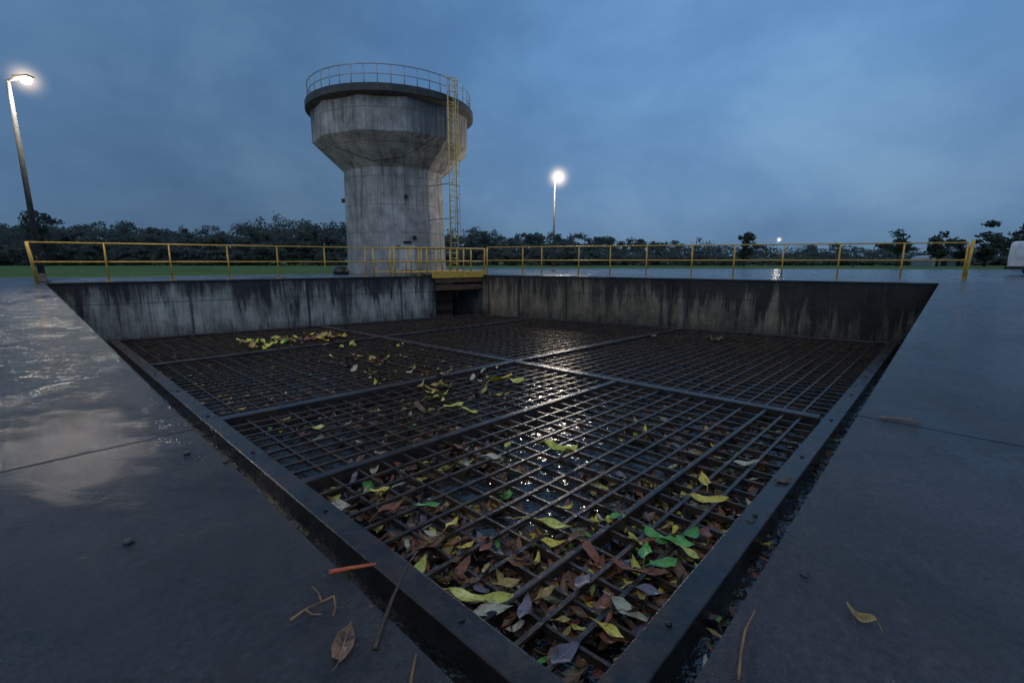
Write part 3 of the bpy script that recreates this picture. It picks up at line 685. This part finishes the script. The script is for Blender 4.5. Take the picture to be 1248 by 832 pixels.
prof = [(-120, 268), (0, 274), (30, 270), (60, 266), (85, 273), (120, 273), (170, 275), (210, 274), (240, 280), (280, 279), (320, 268), (360, 266), (400, 271), (430, 276), (560, 281), (590, 279), (620, 283), (660, 281), (700, 287), (740, 292), (800, 294), (860, 296), (900, 299), (960, 301), (1010, 302), (1060, 302), (1120, 303), (1200, 301), (1300, 297), (1380, 292)]
def topy(px):
    for (x0, y0), (x1, y1) in zip(prof, prof[1:]):
        if x0 <= px <= x1: return y0+(y1-y0)*(px-x0)/(x1-x0)
    return 298
mb = MB(); px = -110
while px < 1370:
    for row, (Fd, dy) in enumerate(((72, 7), (84, 2), (96, -2))):
        F_ = Fd+random.uniform(-5, 5); yy = topy(px)+dy+random.uniform(-5, 7); h_ = max(2.0, (318-yy)/566*F_+.6)
        x_ = px+random.uniform(-7, 7); c = XF((x_-624)/566*F_, F_, -.05); w_ = h_*random.uniform(.6, 1.0) if h_ > 4 else h_*1.7
        crown(mb, c, h_, w_, 800 if h_ > 4 else 280, .46 if h_ > 4 else .40, 17, .12)
        mb.tube([c, c+Vector((random.uniform(-.3, .3), 0, h_*.45)), c+Vector((random.uniform(-.6, .6), 0, h_*.8))], .16, 5, .05)
    for k in range(3):
        F_ = 66+random.uniform(-3, 6); c = XF((px+random.uniform(-9, 9)-624)/566*F_, F_, -.3); hh = min(4.0, .55*((318-topy(px))/566*F_+.6)); crown(mb, c, hh, 4.5, 190, .6, 6, .05)
    px += 14 if px < 900 else 15
o = mb.build('woodland', M['wood']); tag(o, 'dense dark woodland along the horizon behind the field', 'woodland', kind='stuff')
def tree(px, ytop, F_, w_, label, n=1300, lean=0):
    c = XF((px-624)/566*F_, F_, -.03); h_ = (318-ytop)/566*F_+.6
    t = thing('tree', tuple(c), label, 'tree', None)
    mb = MB(); bl = crown(mb, c, h_, w_, n, .34, 16); mb.build('crown', M['tree'], t)
    mb = MB(); top = c+Vector((lean, 0, h_*.62)); mb.tube([c, lerp(c, top, .5), top], .17, 7, .07)
    for b_, _, _ in bl[:8]: mb.tube([lerp(c, top, random.uniform(.5, .9)), b_], .06, 5, .02)
    mb.build('trunk', M['trunk'], t)
tree(906, 284, 58, 2.6, 'small round tree standing above the treeline left of the distant lamp')
tree(1093, 281, 55, 3.6, 'round dark tree left of the tallest trees at the right')
tree(1142, 284, 55, 2.6, 'slim small tree between the round tree and the pale shed')
tree(1168, 283, 57, 3.2, 'small ragged tree behind the end of the right railing', 900)
tree(1200, 287, 54, 3.0, 'low bushy tree left of the tallest right tree')
tree(1232, 266, 48, 5.2, 'tallest dark tree at the right edge above the white van', 2400)
tree(58, 258, 60, 4.2, 'tall dark tree right behind the left lamp post', 1600)
p = XF((1150-624)/566*58, 58, -.03)
bd = thing('distant_shed', tuple(p), 'low pale shed with curved roof in front of the far right trees', 'shed')
ax = XF(1, 0); ay = XF(0, 1)
M['shed'] = simple('dull_shed_wall', (.22, .25, .27), (.32, .35, .37), 3, .6)
mb = MB(); mb.prism([p-ax*1.5, p+ax*1.5, p+ax*1.5+ay*3, p-ax*1.5+ay*3], -.03, .8); mb.build('wall', M['shed'], bd)
mb = MB(); pr_ = [(1.6*math.cos(R(t)), .8+.5*math.sin(R(t))) for t in range(0, 181, 15)]; vs = []
for d_ in (-.1, 3.1):
    for x_, z_ in pr_: q = p+ax*x_+ay*d_; vs.append((q.x, q.y, z_+.003))
n = len(pr_); mb.add(vs, [[i, i+1, n+i+1, n+i] for i in range(n-1)]+[list(range(n)), list(range(n, 2*n))[::-1], [0, n, 2*n-1, n-1]]); mb.build('roof', simple('pale_roof', (.25, .29, .33), (.36, .40, .44), 2, .4), bd)
mb = MB(); mb.prism([p-ax*.4-ay*.03, p+ax*.4-ay*.03, p+ax*.4-ay*.005, p-ax*.4-ay*.005], 0, .7); mb.build('door', M['dark_metal'], bd)
F_ = 18.4; p = XF(21.25, F_)
vn = thing('van', tuple(p), 'plain white boxy van cut off by the right picture edge', 'van')
pf = [(0, .24), (-.03, .8), (.0, 1.30), (.10, 1.42), (3.5, 1.44), (3.62, 1.3), (3.64, .24)]
mb = MB(); vs = []
for d_ in (0, 1.55):
    for x_, z_ in pf: q = p+ax*x_+ay*d_; vs.append((q.x, q.y, z_))
n = len(pf); mb.add(vs, [[i, (i+1) % n, n+(i+1) % n, n+i] for i in range(n)]+[list(range(n))[::-1], list(range(n, 2*n))]); mb.build('body', M['white'], vn, bevel=.07)
for x0, x1 in ((1.6, 2.3), (2.45, 3.2)):
    mb = MB(); mb.prism([p+ax*x0-ay*.008, p+ax*x1-ay*.008, p+ax*x1+ay*.01, p+ax*x0+ay*.01], .88, 1.24); mb.build('window', M['glass'], vn)
mb = MB(); mb.prism([p-ax*.09+ay*.02, p-ax*.0+ay*.02, p-ax*.0+ay*1.53, p-ax*.09+ay*1.53], .26, .38); mb.build('bumper', M['dark_metal'], vn)
for x_ in (1.0, 2.9):
    for d_ in (-.02, 1.4):
        c = p+ax*x_+ay*d_+Vector((0, 0, .27)); mb = MB(); mb.tube([c, c+ay*.18], .27, 18); w_ = mb.build('wheel', M['rubber'], vn)
        mb = MB(); mb.tube([c-ay*.012, c+ay*.01], .15, 14); mb.build('rim', M['galv'], w_)
for i, (px, F_, h_, lab) in enumerate(((1063, 50, 2.0, 'thin dark post standing in the field left of the round tree'), (1040, 46, 1.4, 'short dark post in the field beside the thin tall post'))):
    p = XF((px-624)/566*F_, F_); mb = MB(); mb.tube([p, p+Vector((0, 0, h_))], .045, 6); mb.lathe(p, [(.07, h_), (.07, h_+.05), (.03, h_+.1)], 8); tag(mb.build('field_post', M['dark_metal'], origin=p), lab, 'post')

# ---------------------------------------------------------------- world
w = bpy.data.worlds.new('World'); bpy.context.scene.world = w; w.use_nodes = True
N = w.node_tree.nodes; L = w.node_tree.links; bg = N['Background']
tc = N.new('ShaderNodeTexCoord'); D = tc.outputs['Generated']
sep = N.new('ShaderNodeSeparateXYZ'); L.new(D, sep.inputs[0])
def dot(v):
    d = N.new('ShaderNodeVectorMath'); d.operation = 'DOT_PRODUCT'; L.new(D, d.inputs[0]); d.inputs[1].default_value = tuple(v.normalized()); return d.outputs['Value']
base = ramp(N, L, sep.outputs[2], [(0.0, (.095, .168, .262)), (.10, (.100, .190, .325)), (.35, (.100, .214, .40)), (.65, (.078, .175, .345)), (1.0, (.19, .30, .44))])
cl = noise(N, L, 2.3, 5, .58, D, (1, 1, 1.7), .25)
base = mix(N, L, .95, base, ramp(N, L, cl, [(.32, (.74, .78, .83)), (.5, (.98, .98, .98)), (.68, (1.35, 1.24, 1.12))]), 'MULTIPLY')
g = dot(XF(.45, 1.0, .38)); base = mix(N, L, 1.0, base, ramp(N, L, g, [(.0, 1.05), (.5, .72), (.72, .72), (.93, 1.10), (1.0, 1.22)]), 'MULTIPLY')
L.new(base, bg.inputs['Color']); bg.inputs['Strength'].default_value = 1.18
s = bpy.data.lights.new('sky_light', 'SUN'); s.energy = .55; s.angle = R(60); s.color = (.95, .95, 1)
so = bpy.data.objects.new('sky_light', s); C.objects.link(so); so.rotation_euler = (R(38), 0, R(-46))

cam = bpy.data.cameras.new('camera'); cam.sensor_width = 36; cam.lens = FP/1248*36; cam.clip_end = 4000; cam.clip_start = .02
co = bpy.data.objects.new('camera', cam); C.objects.link(co); co.location = (0, 0, CH); co.rotation_euler = (R(90)-PITCH, 0, -YAW)
sc = bpy.context.scene; sc.camera = co
sc.view_settings.view_transform = 'Standard'; sc.view_settings.look = 'None'; sc.view_settings.exposure = 0
